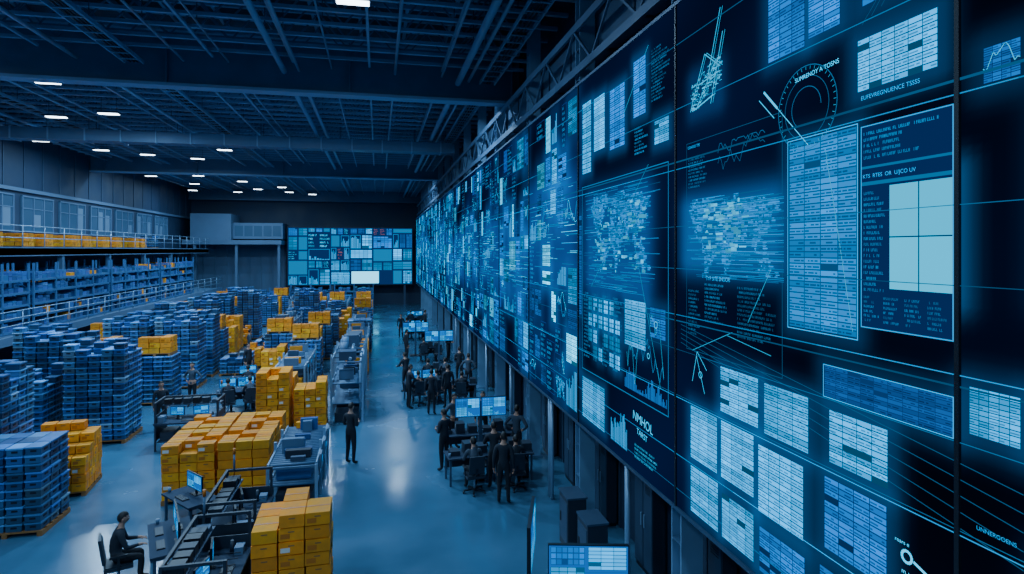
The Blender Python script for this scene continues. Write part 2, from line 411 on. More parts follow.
for (a, b) in (((-7.1, 4.6), (-6.98, 5.0)), ((-6.98, 5.0), (-6.75, 4.8)), ((-7.0, 4.95), (-6.8, 4.5))): line(m, PW, a, b, .009, mul(WH, .7))
circle(m, PW, -6.9, 4.72, .04, mul(WH, .7), .010, 12)
circle(m, PW, -3.86, 3.93, .045, WH, .022, 16); line(m, PW, (-3.80, 3.92), (-3.66, 3.87), .022, WH)
glyphs(m, PW, -3.92, -3.62, 3.79, .025, WH)
for q in range(9): line(m, PW, (-4.3 + q * .1, 8.2 + .04 * q), (-3.5, 9.0 + .03 * q), .004, mul(CY, .2))
# --- nearest dark panel
tb(3.02, 3.36, 5.03, 5.36, 9, 5, CY, k=1.1); tb(2.3, 2.95, 5.03, 5.36, 9, 5, CY, k=.8)
tb(3.02, 3.26, 7.42, 7.66, 8, 4, MC, k=.8); plot(m, PW, -3.26, -3.02, 7.42, 7.66, mul(WH, .6), w=.006)
tb(1.2, 2.9, 6.0, 7.2, 12, 6, CY, k=.3); tb(0, 2.9, 3.2, 4.4, 12, 6, CY, k=.3)
# --- second panel
frame(m, PW, -11.4, -7.75, 3.95, 7.55, .012, mul(CY, .5), 4)
wmap(m, PW, -10.9, -8.3, 5.9, 7.3, (.0, .40, 1.15), 3); glow(-10.9, -8.6, 5.8, 7.1, (.0, .24, .95), .35)
for i in range(320):
    z = R.uniform(5.6, 7.4); s = R.uniform(-11.3, -8.8); rect(m, PW, s, s + R.uniform(.1, .9), z, z + .008, mul((.0, .45, 1.2), R.uniform(.15, .8)), 3)
for i in range(80):
    z = R.uniform(5.9, 7.1); s = R.uniform(-10.8, -8.6); rect(m, PW, s, s + R.uniform(.03, .2), z, z + R.uniform(.02, .06), mul(WH, R.uniform(.2, .8)), 4)
for q in range(4): textblock(m, PW, -11.3 + q * .5, -10.9 + q * .5, 4.2, 5.5, 18, mul(CY, .5))
bars(m, PW, -9.3, -7.8, 4.05, 4.5, (.0, .24, .85), 44); plot(m, PW, -9.2, -7.9, 4.1, 5.4, mul(WH, .5), 34, .008); plot(m, PW, -9.2, -7.9, 4.1, 5.0, mul(CY, .6), 34, .008)
tb(8.5, 9.3, 4.75, 5.5, 9, 3, CY, k=1.0); tb(7.85, 8.35, 5.0, 5.45, 6, 3, MC, k=1.0)
for i in range(6):
    for j in range(4):
        if R.random() < .8: tb(9.5 + i * .27, 9.7 + i * .27, 4.25 + j * .3, 4.5 + j * .3, 3, 2, CY, k=R.choice((.4, .9, 1.5)), detail=False)
tb(10.2, 10.75, 8.15, 9.15, 14, 2, CY, k=1.6); tb(9.3, 9.95, 8.05, 9.1, 14, 3, MC, k=1.6); tb(8.5, 8.95, 8.4, 9.3, 12, 2, MC, k=1.5); tb(7.75, 8.2, 7.85, 8.2, 6, 3, CY, k=1.4)
tb(10.9, 11.4, 7.8, 9.2, 14, 2, CY, k=1.2); textblock(m, PW, -8.9, -8.4, 7.8, 8.25, 8, mul(CY, .8)); textblock(m, PW, -8.3, -7.7, 8.5, 9.3, 16, mul(CY, .5))
line(m, PW, (-9.4, 8.5), (-8.4, 9.4), .009, mul(WH, .5)); line(m, PW, (-10.9, 5.6), (-8.4, 7.6), .008, mul(WH, .35)); line(m, PW, (-8.9, 6.4), (-8.0, 4.3), .008, mul(WH, .4))
circle(m, PW, -8.15, 5.2, .05, mul(WH, .7), .015, 12); circle(m, PW, -8.4, 4.7, .04, mul(WH, .7), .015, 12)
tb(10.2, 11.4, 3.0, 3.8, 10, 6, CY, k=1.2); bars(m, PW, -9.9, -9.2, 3.0, 3.6, CY, 20); textblock(m, PW, -8.9, -7.8, 3.0, 3.25, 4, mul(WH, .6))
tb(11.45, 11.6, 5, 7, 20, 1, MC, k=.6)
# --- rest of the wall
yy = 11.64
while yy < YE - .5:
    ye = min(yy + 4.1, YE); near = yy < 20
    zc = R.uniform(4.2, 4.8); zd = R.uniform(7.2, 7.9)
    split(m, PW, -ye + .05, -yy - .05, Z0 + .1, zc, near); split(m, PW, -ye + .05, -yy - .05, zc, zd, near); split(m, PW, -ye + .05, -yy - .05, zd, Z1 - .1, near)
    zz = R.uniform(4.6, 6.4); glow(-ye + .4, -yy - .6, zz, zz + 1.5, (.0, .17, .72), .6)
    for i in range(90):
        z = R.gauss(zz + .8, .5); s = -ye + R.uniform(0, 3.6); rect(m, PW, s, min(-yy, s + R.uniform(.1, 1.2)), z, z + .012, mul(WH if R.random() < .3 else CY, R.uniform(.2, 1.1)), 4)
    yy += 4.1
for (z, k, w) in ((7.40, .9, .009), (7.50, .2, .02), (8.22, .6, .008), (9.1, .4, .010), (5.42, .7, .008), (5.34, .2, .014), (4.30, .9, .009), (4.95, .3, .006), (3.52, .8, .009), (6.62, .25, .006), (6.05, .25, .006), (3.05, .5, .008), (4.33, .4, .006)):
    s = -YE
    while s < -YN:
        e = s + R.uniform(1, 6); kk = k * R.uniform(.4, 1.1)
        rect(m, PW, s, min(e, -YN), z - w / 2, z + w / 2, mul((.0, .65, 1.6), kk), 5); s = e
for i in range(5):
    line(m, PW, (-7.4, 5.3 - i * .06), (-3.0, 4.75 - i * .12), .006, mul(CY, .2))
m.obj('screen_graphics', parent=vw)
def grid_screen(name, s_lo, s_hi, t_lo, t_hi, ds, dt, P, parent):
    ns = int((s_hi - s_lo) / ds); ntt = int((t_hi - t_lo) / dt)
    S = np.linspace(s_lo, s_hi, ns + 1); T = np.linspace(t_lo, t_hi, ntt + 1)
    G = np.zeros((ns + 1, ntt + 1, 3))
    sg = S[:, None]; tg = T[None, :]
    n = .5 + .5 * np.sin(sg * .9 + 1.3 * np.sin(tg * 1.1)) * np.cos(tg * .8 + .7 * np.sin(sg * .5))
    G += np.array([.0003, .0050, .030])[None, None, :] * (.35 + n[:, :, None] * 1.1)
    far = np.clip((-sg - 3.2) / 9, 0, 1); G *= (.5 + 1.1 * far[:, :, None] * np.ones_like(n)[:, :, None])
    for (a, b, c, d, col, soft) in GL:
        i0 = np.searchsorted(S, a - soft * 4); i1 = np.searchsorted(S, b + soft * 4)
        if i1 <= i0: continue
        ss = S[i0:i1]
        dx = np.maximum(np.maximum(a - ss, ss - b), 0); dy = np.maximum(np.maximum(c - T, T - d), 0)
        w = np.exp(-(dx[:, None] ** 2 + dy[None, :] ** 2) / (soft * soft))
        G[i0:i1] += w[:, :, None] * np.array(col)[None, None, :] * .30
    V = [P(float(s), float(t), 0) for s in S for t in T]
    F = []
    for i in range(ns):
        for j in range(ntt):
            a = i * (ntt + 1) + j; F.append((a, a + ntt + 1, a + ntt + 2, a + 1))
    me = bpy.data.meshes.new(name); me.from_pydata(V, [], F); me.materials.append(M_scr)
    at = me.color_attributes.new('Col', 'FLOAT_COLOR', 'POINT')
    C = np.concatenate([G.reshape(-1, 3), np.ones((G.shape[0] * G.shape[1], 1))], axis=1).astype(np.float32)
    at.data.foreach_set('color', C.ravel())
    o = bpy.data.objects.new(name, me); COLL.objects.link(o); o.parent = parent
grid_screen('screen_picture_bloom', -YE, -YN, Z0, Z1, .07, .07, PW, vw)
def letter(txt, y, z, size, parent, rot=0, c=None, k=1):
    cu = bpy.data.curves.new('caption', 'FONT'); cu.body = txt; cu.size = size
    o = bpy.data.objects.new('caption', cu); COLL.objects.link(o)
    dg = bpy.context.evaluated_depsgraph_get(); me = bpy.data.meshes.new_from_object(o.evaluated_get(dg))
    bpy.data.objects.remove(o)
    me.materials.clear(); me.materials.append(M_scr)
    at = me.color_attributes.new('Col', 'FLOAT_COLOR', 'POINT'); c = c or mul(WH, k)
    for d in at.data: d.color = (*c, 1)
    o = bpy.data.objects.new('caption', me); COLL.objects.link(o); o.parent = parent
    Mx = Matrix(((0, 0, -1, WX - .024), (-1, 0, 0, y), (0, 1, 0, z), (0, 0, 0, 1)))
    o.matrix_world = Mx @ Matrix.Rotation(rot, 4, 'Z')
letter('SUMRENOY A TOSNS', 5.12, 7.93, .06, vw, .05)
letter('EUFEVREGNUENCE TSSSS', 4.3, 7.56, .05, vw, 0, mul(CY, 1.0))
letter('KTS  RTES  OR  U/JCO UV', 4.28, 6.90, .045, vw, 0, mul(CY, 1.0))
letter('TYP SITE SNUOR', 6.75, 5.93, .07, vw, 0, mul(CY, 1.0))
letter('NMHOL', 8.95, 3.62, .20, vw, -.10, mul(WH, .8))
letter('TARST', 8.80, 3.42, .13, vw, -.10, mul(WH, .8))
letter('roars e', 3.96, 4.02, .045, vw)
letter('UNNERGOENS', 3.3, 4.4, .04, vw, 0, mul(CY, .8))
letter('CONDIO TPE', 7.2, 7.62, .05, vw, 0, mul(CY, .9))

# ------------------------------------------------------------------ display wall at the far end
fw = empty('video_wall', (0, 0, 0))
def PF(s, t, l): return (s, 69.9 - .01 * l, t)
m = MB(); m.box(-9.8, 3.95, 69.92, 70.4, 2.3, 8.9, M_black)
for x in (-9, -5, -1, 3): m.box(x - .12, x + .12, 69.95, 70.3, 0, 2.3, M_steel_d)
m.obj('panel_body', parent=fw)
m = MB(); rect(m, PF, -9.7, 3.85, 2.4, 8.8, (.001, .028, .13), 0)
for (ca, cb) in ((-9.7, -7.6), (-7.6, -5.2), (-5.2, -3.1), (-3.1, -.6), (-.6, 1.6), (1.6, 3.85)):
    t = 2.4 if not (-5.2 < ca < .1) else 3.95
    while t < 8.7:
        h = R.uniform(.9, 1.9); e = min(8.8, t + h)
        if e - t > .5:
            n = R.choice((1, 2, 2, 3))
            for q in range(n):
                a = ca + .1 + (cb - ca) * q / n; b = ca - .06 + (cb - ca) * (q + 1) / n; c, d = t + .08, e - .08; k = R.random()
                if k < .55: table(m, PF, a, b, c, d, R.randint(3, 7), R.randint(2, 5), R.choice((CY, MC, CY)), bg=.2, k=R.choice((.5, 1.0, 1.6)), detail=False)
                elif k < .72: bars(m, PF, a, b, c, d, CY, 8); frame(m, PF, a, b, c, d, .05, mul(CY, .6))
                elif k < .9: textblock(m, PF, a, b, c, d, 4, (.7, .25, .2) if R.random() < .2 else WH)
                else: rect(m, PF, a, b, c, d, mul(CY, .4), 1)
        t = e
rect(m, PF, -2.9, .1, 2.55, 3.9, (.3, 1.7, 2.6), 6); table(m, PF, -5.1, -3.1, 2.55, 3.8, 5, 3, CY, k=1.2, detail=False)
m.obj('screen_graphics', parent=fw)

# ------------------------------------------------------------------ right side: columns, cabinets, ducts
m = MB()
m.box(-.18, .18, -.16, -.13, 0, 14.03, M_truss); m.box(-.18, .18, .13, .16, 0, 14.03, M_truss); m.box(-.02, .02, -.13, .13, 0, 14.03, M_steel)
m.box(-.24, .24, -.24, .24, 0, .04, M_steel)
for i in range(19): m.box(-.18, .18, -.13, .13, .7 * i + .4, .7 * i + .42, M_steel)
me_col = m.mesh('steel_column')
for i in range(-3, 12): place('steel_column', me_col, (4.68, 13.2 + 4.7 * i + (.5 if i in (2,) else 0), 0))
m = MB()
for z in (10.3, 11.3): m.box(4.40, 4.47, YB + .1, YF - 1.4, z, z + .18, M_steel)
y = -2.
while y < 68:
    m.beam((4.435, y, 10.4), (4.435, y + 1.17, 11.35), .05, .05, M_steel); m.beam((4.435, y + 1.17, 11.35), (4.435, y + 2.35, 10.4), .05, .05, M_steel); y += 2.35
m.obj('crane_rail_truss')
m = MB()
m.box(4.95, 5.39, YB + .1, YF - 1.4, 10.95, 11.7, M_steel)
for y in np.arange(YB + 1, 69, 2): m.box(4.92, 5.39, y, y + .08, 10.92, 11.73, M_steel_d)
m.obj('air_duct')
m = MB()
m.box(-.12, .12, -.4, .4, .08, 2.0, M_dark); m.box(-.14, -.12, -.38, -.02, .12, 1.96, M_steel_d); m.box(-.14, -.12, .02, .38, .12, 1.96, M_steel_d)
m.box(-.16, -.14, -.08, -.05, .9, 1.15, M_pipe); m.box(-.16, -.14, .05, .08, .9, 1.15, M_pipe); m.box(-.11, .11, -.38, .38, 0, .08, M_black)
for i in range(6): m.box(-.145, -.14, -.32, -.1, 1.6 + i * .04, 1.615 + i * .04, M_black)
me_cab = m.mesh('electrical_cabinet')
for i in range(24): place('electrical_cabinet', me_cab, (5.2, 6.2 + i * 2.35, 0))
m = MB()
for y in (9.9, 14.6, 14.8, 19.4, 24, 29, 33.7):
    m.cyl((4.3, y, 0), (4.3, y, 2.7), .05, .05, M_pipe, 10)
m.cyl((4.3, 5, 2.6), (4.3, 66, 2.6), .05, .05, M_pipe, 10)
m.obj('service_pipes')
m = MB(); m.box(-.2, .2, -.3, .3, 0, 1.1, M_dark); m.box(-.22, .22, -.32, .32, 1.1, 1.14, M_steel_d); m.box(-.21, -.2, -.25, .25, .15, 1.0, M_steel_d); m.box(-.225, -.21, .15, .2, .5, .7, M_black)
me_wb = m.mesh('control_cabinet')
for y in (11.0, 12.2): place('control_cabinet', me_wb, (4.05, y, 0))

# ------------------------------------------------------------------ left: mezzanines
mz = empty('mezzanine')
m = MB()
m.box(XL, -17.0, 6, YF - 5, 6.05, 6.4, M_steel)
m.box(-17.06, -17.0, 6, YF - 5, 6.0, 6.46, M_wall_l)
m.box(XL, -15.0, 6, YF - 8, 2.35, 2.6, M_steel); m.box(-15.06, -14.98, 6, YF - 8, 2.3, 2.66, M_wall_l)
m.obj('decks', parent=mz)
m = MB()
for (x, z, e) in ((-17.03, 6.46, YF - 5), (-15.02, 2.66, YF - 8)):
    for zz in (.45, .75, 1.05): m.cyl((x, 6, z + zz), (x, e, z + zz), .022, .022, M_pipe, 6)
    for y in np.arange(6, e, 2.0): m.cyl((x, y, z), (x, y, z + 1.05), .025, .025, M_pipe, 6)
m.obj('railings', parent=mz)
m = MB()
for y in np.arange(8, 62, 6.0):
    m.box(-17.3, -17.06, y - .12, y + .12, 2.6, 6.05, M_steel); m.box(-15.3, -15.06, y - .12, y + .12, 0, 2.35, M_steel)
m.obj('posts', parent=mz)
for i in range(13):
    y = 12 + i * 4.2; m = MB(); W = 3.4
    m.box(0, .06, -W / 2, W / 2, 0, 2.1, M_glass)
    for t in (-W / 2, -W / 6, W / 6, W / 2 - .08): m.box(.06, .12, t, t + .08, 0, 2.1, M_wall_l)
    m.box(.06, .13, -W / 2, W / 2, 0, .08, M_wall_l); m.box(.06, .13, -W / 2, W / 2, 2.02, 2.1, M_wall_l); m.box(.06, .1, -W / 2, W / 2, 1.35, 1.4, M_wall_l)
    for k in range(3):
        if R.random() < .5: m.box(.061, .075, -W / 2 + .15 + k * W / 3, -W / 2 + .85 + k * W / 3, .3, R.uniform(.9, 1.9), M_white)
    m.obj('window_%d' % (i + 1), (XL, y, 7.35))
m = MB(); m.box(XL, XL + .15, YB, YF, 9.65, 9.85, M_wall_l); m.obj('trim_1')
m = MB(); m.box(-18.9, -15.0, 67.6, 71.8, 7.36, 10.1, M_wall_l); m.box(-15.0, -10.0, 68.5, 71.8, 7.5, 9.2, M_wall_l); m.box(-19.6, -10.0, 67.4, 71.8, 6.9, 7.35, M_wall_l)
for x in (-18.6, -14.6, -10.4): m.box(x, x + .25, 67.6, 67.85, 0, 6.9, M_wall_l)
for i in range(5): m.box(-14.8 + i * .95, -14.0 + i * .95, 68.47, 68.5, 7.8, 8.9, M_glass)
m.obj('office_block')

# ------------------------------------------------------------------ goods
def pallet(m, w, d):
    for i in range(3): m.box(-w / 2 + i * (w - .1) / 2, -w / 2 + i * (w - .1) / 2 + .1, -d / 2, d / 2, 0, .09, M_wood)
    n = 6
    for i in range(n): y = -d / 2 + i * (d - .11) / (n - 1); m.box(-w / 2, w / 2, y, y + .11, .09, .12, M_wood)
def cartons(nx, ny, nz, bw, bd, bh, top=.6, step=False, seed=1):
    r = random.Random(seed); m = MB(); W = nx * bw; D = ny * bd
    pallet(m, W, D)
    for k in range(nz):
        for i in range(nx):
            for j in range(ny):
                if k == nz - 1 and r.random() > top: continue
                if step and k > nz * (.45 + .55 * (j + 1) / ny) - r.random() * .6: continue
                jx, jy = r.uniform(-.014, .014), r.uniform(-.014, .014)
                cx = -W / 2 + (i + .5) * bw + jx; cy = -D / 2 + (j + .5) * bd + jy; z0 = .125 + k * bh
                b = r.uniform(.68, 1.0); c = (b, b * r.uniform(.85, 1.2), b * r.uniform(.7, 1.6))
                x0, x1, y0, y1, z1 = cx - bw / 2 + .012, cx + bw / 2 - .012, cy - bd / 2 + .012, cy + bd / 2 - .012, z0 + bh - .018
                m.box(x0, x1, y0, y1, z0, z1, M_carton, c)
                m.box(x0 - .002, x1 + .002, cy - .025, cy + .025, z1 - .09, z1 + .003, M_tape)
                m.box(cx - .05, cx + .05, y0 - .002, y0, z1 - .07, z1 - .05, M_wood)
                if r.random() < .6: m.quad([(x0 + .03, y0 - .003, z0 + .04), (x0 + .03 + bw * .35, y0 - .003, z0 + .04), (x0 + .03 + bw * .35, y0 - .003, z0 + .04 + bh * .35), (x0 + .03, y0 - .003, z0 + .04 + bh * .35)], M_label if r.random() < .2 else M_tape)
                if r.random() < .6: m.quad([(x1 + .003, y0 + .05, z0 + .04), (x1 + .003, y0 + .05 + bd * .3, z0 + .04), (x1 + .003, y0 + .05 + bd * .3, z0 + bh * .5), (x1 + .003, y0 + .05, z0 + bh * .5)], M_tape)
    return m.mesh('carton_pallet')
def crates(nx, ny, nz, bw, bd, bh, seed=1, ragged=1):
    r = random.Random(seed); m = MB(); W = nx * bw; D = ny * bd
    pallet(m, W, D)
    hh = [[nz - r.randint(0, ragged) for _ in range(ny)] for _ in range(nx)]
    for i in range(nx):
        for j in range(ny):
            cb = r.uniform(.55, 1.35)
            for k in range(hh[i][j]):
                inner = 0 < i < nx - 1 and 0 < j < ny - 1 and k < nz - ragged - 1
                if inner: continue
                cx = -W / 2 + (i + .5) * bw + r.uniform(-.014, .014); cy = -D / 2 + (j + .5) * bd + r.uniform(-.014, .014); z0 = .125 + k * bh
                b = cb * r.uniform(.4, 1.5); g = r.uniform(.8, 1.9); c = (b * g, b * (1 + (g - 1) * .5), b)
                if r.random() < .06: c = (b * 5, b * 2.4, b * 1.3)
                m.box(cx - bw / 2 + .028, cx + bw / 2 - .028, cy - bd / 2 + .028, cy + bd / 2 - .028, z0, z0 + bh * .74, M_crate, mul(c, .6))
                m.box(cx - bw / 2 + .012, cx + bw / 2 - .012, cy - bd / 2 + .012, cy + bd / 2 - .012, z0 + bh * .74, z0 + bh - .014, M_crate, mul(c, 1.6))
                if j == 0: m.box(cx - bw * .16, cx + bw * .16, cy - bd / 2 + .018, cy - bd / 2 + .030, z0 + bh * .34, z0 + bh * .56, M_crate_d)
                if i == nx - 1: m.box(cx + bw / 2 - .030, cx + bw / 2 - .018, cy - bd * .16, cy + bd * .16, z0 + bh * .34, z0 + bh * .56, M_crate_d)
    return m.mesh('blue_crate_stack')
CA = cartons(3, 2, 8, .42, .6, .225, .5, False, 3)
CB = cartons(3, 4, 6, .41, .36, .225, .85, False, 5)
CC = cartons(3, 3, 9, .36, .38, .225, .6, False, 7)
CD = cartons(4, 4, 7, .33, .34, .22, .7, True, 9)
CE = cartons(3, 3, 7, .36, .38, .225, .5, False, 12)
CF = cartons(3, 2, 3, .40, .45, .22, .5, False, 13)
CG = cartons(3, 3, 5, .36, .38, .225, .5, True, 14)
def put_c(me, x, y, rz=0, z=0): place('carton_pallet', me, (x, y, z), rz)
put_c(CA, -1.42, 11.1, .03)
put_c(CB, -4.6, 17.0, .0); put_c(CB, -3.32, 17.0, math.pi); put_c(CB, -4.6, 18.55, math.pi); put_c(CB, -3.32, 18.5, 0)
put_c(CC, -3.5, 22.2, .0); put_c(CE, -2.32, 22.5, .02); put_c(CE, -3.5, 23.6, .0)
put_c(CD, -8.05, 18.0, .12)
put_c(CC, -3.5, 34.2, 0); put_c(CC, -3.5, 38.8, 0); put_c(CE, -4.9, 31, 0); put_c(CE, -1.0, 32.0, 0); put_c(CE, -2.5, 44.4, 0); put_c(CC, -3.5, 32.6, 0)
put_c(CE, -8.9, 39.2, 0); put_c(CC, -9.0, 41.0, 0); put_c(CE, -2.6, 50, 0); put_c(CE, -5.2, 44, 0); put_c(CC, -5.0, 56, 0); put_c(CE, -1.0, 57, 0); put_c(CC, -9, 57, 0)
put_c(CG, -6.3, 34.8, 0); put_c(CG, -1.1, 48.5, 0); put_c(CG, -8.9, 43, 0); put_c(CG, -6.6, 42.5, 0); put_c(CG, -6.9, 51.5, 0)
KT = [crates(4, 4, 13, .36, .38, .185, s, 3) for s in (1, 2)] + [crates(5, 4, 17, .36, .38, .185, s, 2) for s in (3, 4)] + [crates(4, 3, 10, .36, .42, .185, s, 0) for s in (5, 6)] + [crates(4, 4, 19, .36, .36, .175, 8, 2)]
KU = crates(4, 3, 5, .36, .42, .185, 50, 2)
def put_k(i, x, y, rz=0): place('blue_crate_stack', KT[i], (x, y, 0), rz)
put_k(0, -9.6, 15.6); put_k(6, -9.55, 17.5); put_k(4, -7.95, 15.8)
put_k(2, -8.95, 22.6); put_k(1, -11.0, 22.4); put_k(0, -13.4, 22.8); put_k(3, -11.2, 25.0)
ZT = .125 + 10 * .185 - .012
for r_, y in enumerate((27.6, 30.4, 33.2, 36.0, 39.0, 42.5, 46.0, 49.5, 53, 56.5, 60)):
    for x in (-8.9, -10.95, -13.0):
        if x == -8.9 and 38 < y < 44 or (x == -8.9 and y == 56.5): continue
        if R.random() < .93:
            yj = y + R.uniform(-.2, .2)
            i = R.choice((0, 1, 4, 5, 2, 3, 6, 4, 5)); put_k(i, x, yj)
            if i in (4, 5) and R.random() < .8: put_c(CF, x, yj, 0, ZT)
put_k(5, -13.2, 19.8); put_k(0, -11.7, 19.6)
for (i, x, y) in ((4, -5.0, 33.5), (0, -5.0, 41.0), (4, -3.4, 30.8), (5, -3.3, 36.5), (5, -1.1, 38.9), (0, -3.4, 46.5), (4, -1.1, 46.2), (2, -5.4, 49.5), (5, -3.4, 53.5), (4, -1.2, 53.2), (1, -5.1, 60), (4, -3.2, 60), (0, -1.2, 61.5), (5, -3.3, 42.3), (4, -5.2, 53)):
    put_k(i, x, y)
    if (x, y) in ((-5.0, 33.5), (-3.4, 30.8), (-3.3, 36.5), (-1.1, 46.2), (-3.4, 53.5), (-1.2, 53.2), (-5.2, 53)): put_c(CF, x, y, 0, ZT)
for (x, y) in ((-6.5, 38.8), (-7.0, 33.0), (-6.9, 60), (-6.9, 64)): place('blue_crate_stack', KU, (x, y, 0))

def goods_rack(L, H, levels, seed, warm=.05, depth=.9, name='storage_rack'):
    r = random.Random(seed); m = MB()
    n = max(1, round(L / 2.0)); bw = L / n
    for i in range(n + 1):
        for y in (-depth / 2, depth / 2 - .07): m.box(-L / 2 + i * bw - .04, -L / 2 + i * bw + .04, y, y + .07, 0, H, M_rackblue)
        for k in range(int(H / .8)): m.beam((-L / 2 + i * bw, -depth / 2 + .03, .1 + k * .8), (-L / 2 + i * bw, depth / 2 - .03, .8 + k * .8), .025, .025, M_rackblue)
    for k in range(levels):
        z = .12 + k * (H - .3) / levels; hh = (H - .3) / levels
        m.box(-L / 2, L / 2, -depth / 2, -depth / 2 + .05, z - .1, z, M_rackblue); m.box(-L / 2, L / 2, depth / 2 - .05, depth / 2, z - .1, z, M_rackblue)
        m.box(-L / 2, L / 2, -depth / 2 + .05, depth / 2 - .05, z - .03, z, M_steel)
        for i in range(n):
            x = -L / 2 + i * bw + .07
            while x < -L / 2 + (i + 1) * bw - .35:
                w = r.uniform(.25, .45); h = r.uniform(.35, .92) * (hh - .12)
                if r.random() < .9 and x + w < -L / 2 + (i + 1) * bw - .05:
                    b = r.uniform(.4, 1.5)
                    if r.random() < warm: m.box(x, x + w, -depth / 2 + .06, depth / 2 - .06, z, z + h, M_carton, mul((1, 1, 1), min(b, 1.0)))
                    else:
                        nn = r.randint(1, 3)
                        for q in range(nn): m.box(x + .004 * q, x + w, -depth / 2 + .06, depth / 2 - .06, z + h * q / nn, z + h * (q + .9) / nn, M_crate, (b * r.uniform(.8, 2), b * r.uniform(.9, 1.2), b))
                x += w + .03
    return m.mesh(name)
RK = [goods_rack(8, 3.1, 5, s, .07) for s in (21, 22, 23)]
RS = [goods_rack(6, 2.4, 4, 31, .06, .9), goods_rack(4, 2.7, 4, 32, .1, 1.0)]
for i, y in enumerate(np.arange(11, 60, 8.4)):
    for x in (-16.1, -18.4): place('storage_rack', RK[(i + int(-x)) % 3], (x, y, 2.6), math.pi / 2)
for i, y in enumerate(np.arange(13, 62, 4.5)):
    if y < 50: put_c(CF, -17.9 - (i % 2) * .2, y, 0, 6.4); put_c(CF, -17.9, y + 1.5, 0, 6.4)
    elif i % 2: place('blue_crate_stack', KU, (-18.2, y, 6.4))
for (x, y) in ((-12, 66.8), (-12, 64)): place('storage_rack', RS[0], (x, y, 0), 0)
for (x, y) in ((-7.0, 67.2), (-2.5, 66.5)): place('storage_rack', RS[1], (x, y, 0), 0)

# ------------------------------------------------------------------ furniture
def mon(m, cx, cy, z, w, h, seed=0, thick=.035, rz=0, stand=True, bright=1):
    T = Matrix.Translation((cx, cy, z)) @ Matrix.Rotation(rz, 4, 'Z')
    def bx(x0, x1, y0, y1, z0, z1, mat):
        P = [T @ Vector(p) for p in ((x0, y0, z0), (x1, y0, z0), (x1, y1, z0), (x0, y1, z0), (x0, y0, z1), (x1, y0, z1), (x1, y1, z1), (x0, y1, z1))]
        m.hexa(P, mat)
    b0 = .12 if stand else 0
    bx(-w / 2, w / 2, 0, thick, b0, b0 + h, M_black)
    if stand:
        bx(-.03, .03, thick, thick + .03, .01, b0 + h * .5, M_black); bx(-.13, .13, -.04, .14, 0, .015, M_black)
    def P(s, t, l): return T @ Vector((s, -.002 - .001 * l, b0 + t))
    rect(m, P, -w / 2 + .015, w / 2 - .015, .015, h - .015, (.0, .14, .60), 0)
    st = R.getstate(); R.seed(seed)
    q = w / 2 - .04; t0 = .03; t1 = h - .03
    table(m, P, -q, -q * .1, t0, t1 * .55, 5, 4, CY, bg=.2, k=.9 * bright, detail=False); table(m, P, 0, q, t1 * .5, t1, 6, 3, CY, bg=.2, k=1.3 * bright, detail=False)
    bars(m, P, 0, q, t0, t1 * .45, CY, 12); table(m, P, -q, -q * .1, t1 * .6, t1, 3, 6, MC, bg=.3, k=1.0, detail=False)
    R.setstate(st)
def desk_mesh(W=1.6, D=.75, mons=2, seed=0, mw=.6):
    m = MB(); m.box(-W / 2, W / 2, -D / 2, D / 2, .71, .75, M_desk)
    for x in (-W / 2 + .04, W / 2 - .09):
        m.box(x, x + .05, -D / 2 + .05, -D / 2 + .1, 0, .71, M_steel_d); m.box(x, x + .05, D / 2 - .1, D / 2 - .05, 0, .71, M_steel_d); m.box(x, x + .05, -D / 2 + .05, D / 2 - .05, .66, .71, M_steel_d)
    m.box(-W / 2 + .1, W / 2 - .1, D / 2 - .08, D / 2 - .06, .3, .7, M_dark)
    for i in range(mons):
        x = (i - (mons - 1) / 2) * (mw + .04); mon(m, x, .08, .75, mw, .36, seed=seed + i)
        m.box(x - .2, x + .2, -.26, -.12, .75, .77, M_black)
        for r_ in range(3): m.box(x - .185, x + .185, -.25 + r_ * .042, -.218 + r_ * .042, .77, .776, M_dark)
    m.box(W / 2 - .3, W / 2 - .12, -.2, .2, .02, .45, M_black)
    if mons == 0:
        n = int(W / .38)
        for i in range(n): m.box(-W / 2 + .1 + i * .38, -W / 2 + .36 + i * .38, -.15, .2, .75, .75 + (.12, .3, .2, .26)[i % 4], M_dark)
    m.cyl((-W / 2 + .06, -.2, .75), (-W / 2 + .06, -.2, .85), .03, .035, M_white, 12)
    return m.mesh('workstation_desk')
DK_ = [desk_mesh(1.6, .75, 2, 1), desk_mesh(1.5, .75, 2, 5, .62), desk_mesh(1.3, .7, 1, 9, .7), desk_mesh(1.15, .75, 0, 9, .7)]
m = MB()
for i in range(5):
    a = i * 2 * math.pi / 5; x, y = math.cos(a) * .29, math.sin(a) * .29
    m.beam((0, 0, .10), (x, y, .075), .045, .03, M_black); m.cyl((x - .02, y, .03), (x + .02, y, .03), .03, .03, M_dark, 10)
m.cyl((0, 0, .08), (0, 0, .42), .028, .025, M_pipe, 10)
m.box(-.24, .24, -.23, .23, .42, .48, M_dark); m.box(-.22, .22, -.21, .21, .48, .50, M_dark)
m.hexa([(-.21, .2, .56), (.21, .2, .56), (.21, .25, .56), (-.21, .25, .56), (-.19, .27, 1.02), (.19, .27, 1.02), (.19, .32, 1.02), (-.19, .32, 1.02)], M_dark)
m.beam((0, .2, .44), (0, .27, .7), .06, .03, M_black)
for sx in (-1, 1):
    m.beam((sx * .24, 0, .45), (sx * .27, 0, .68), .03, .04, M_black); m.box(sx * .27 - .03, sx * .27 + .03, -.14, .14, .68, .71, M_black)
me_chair = m.mesh('office_chair')

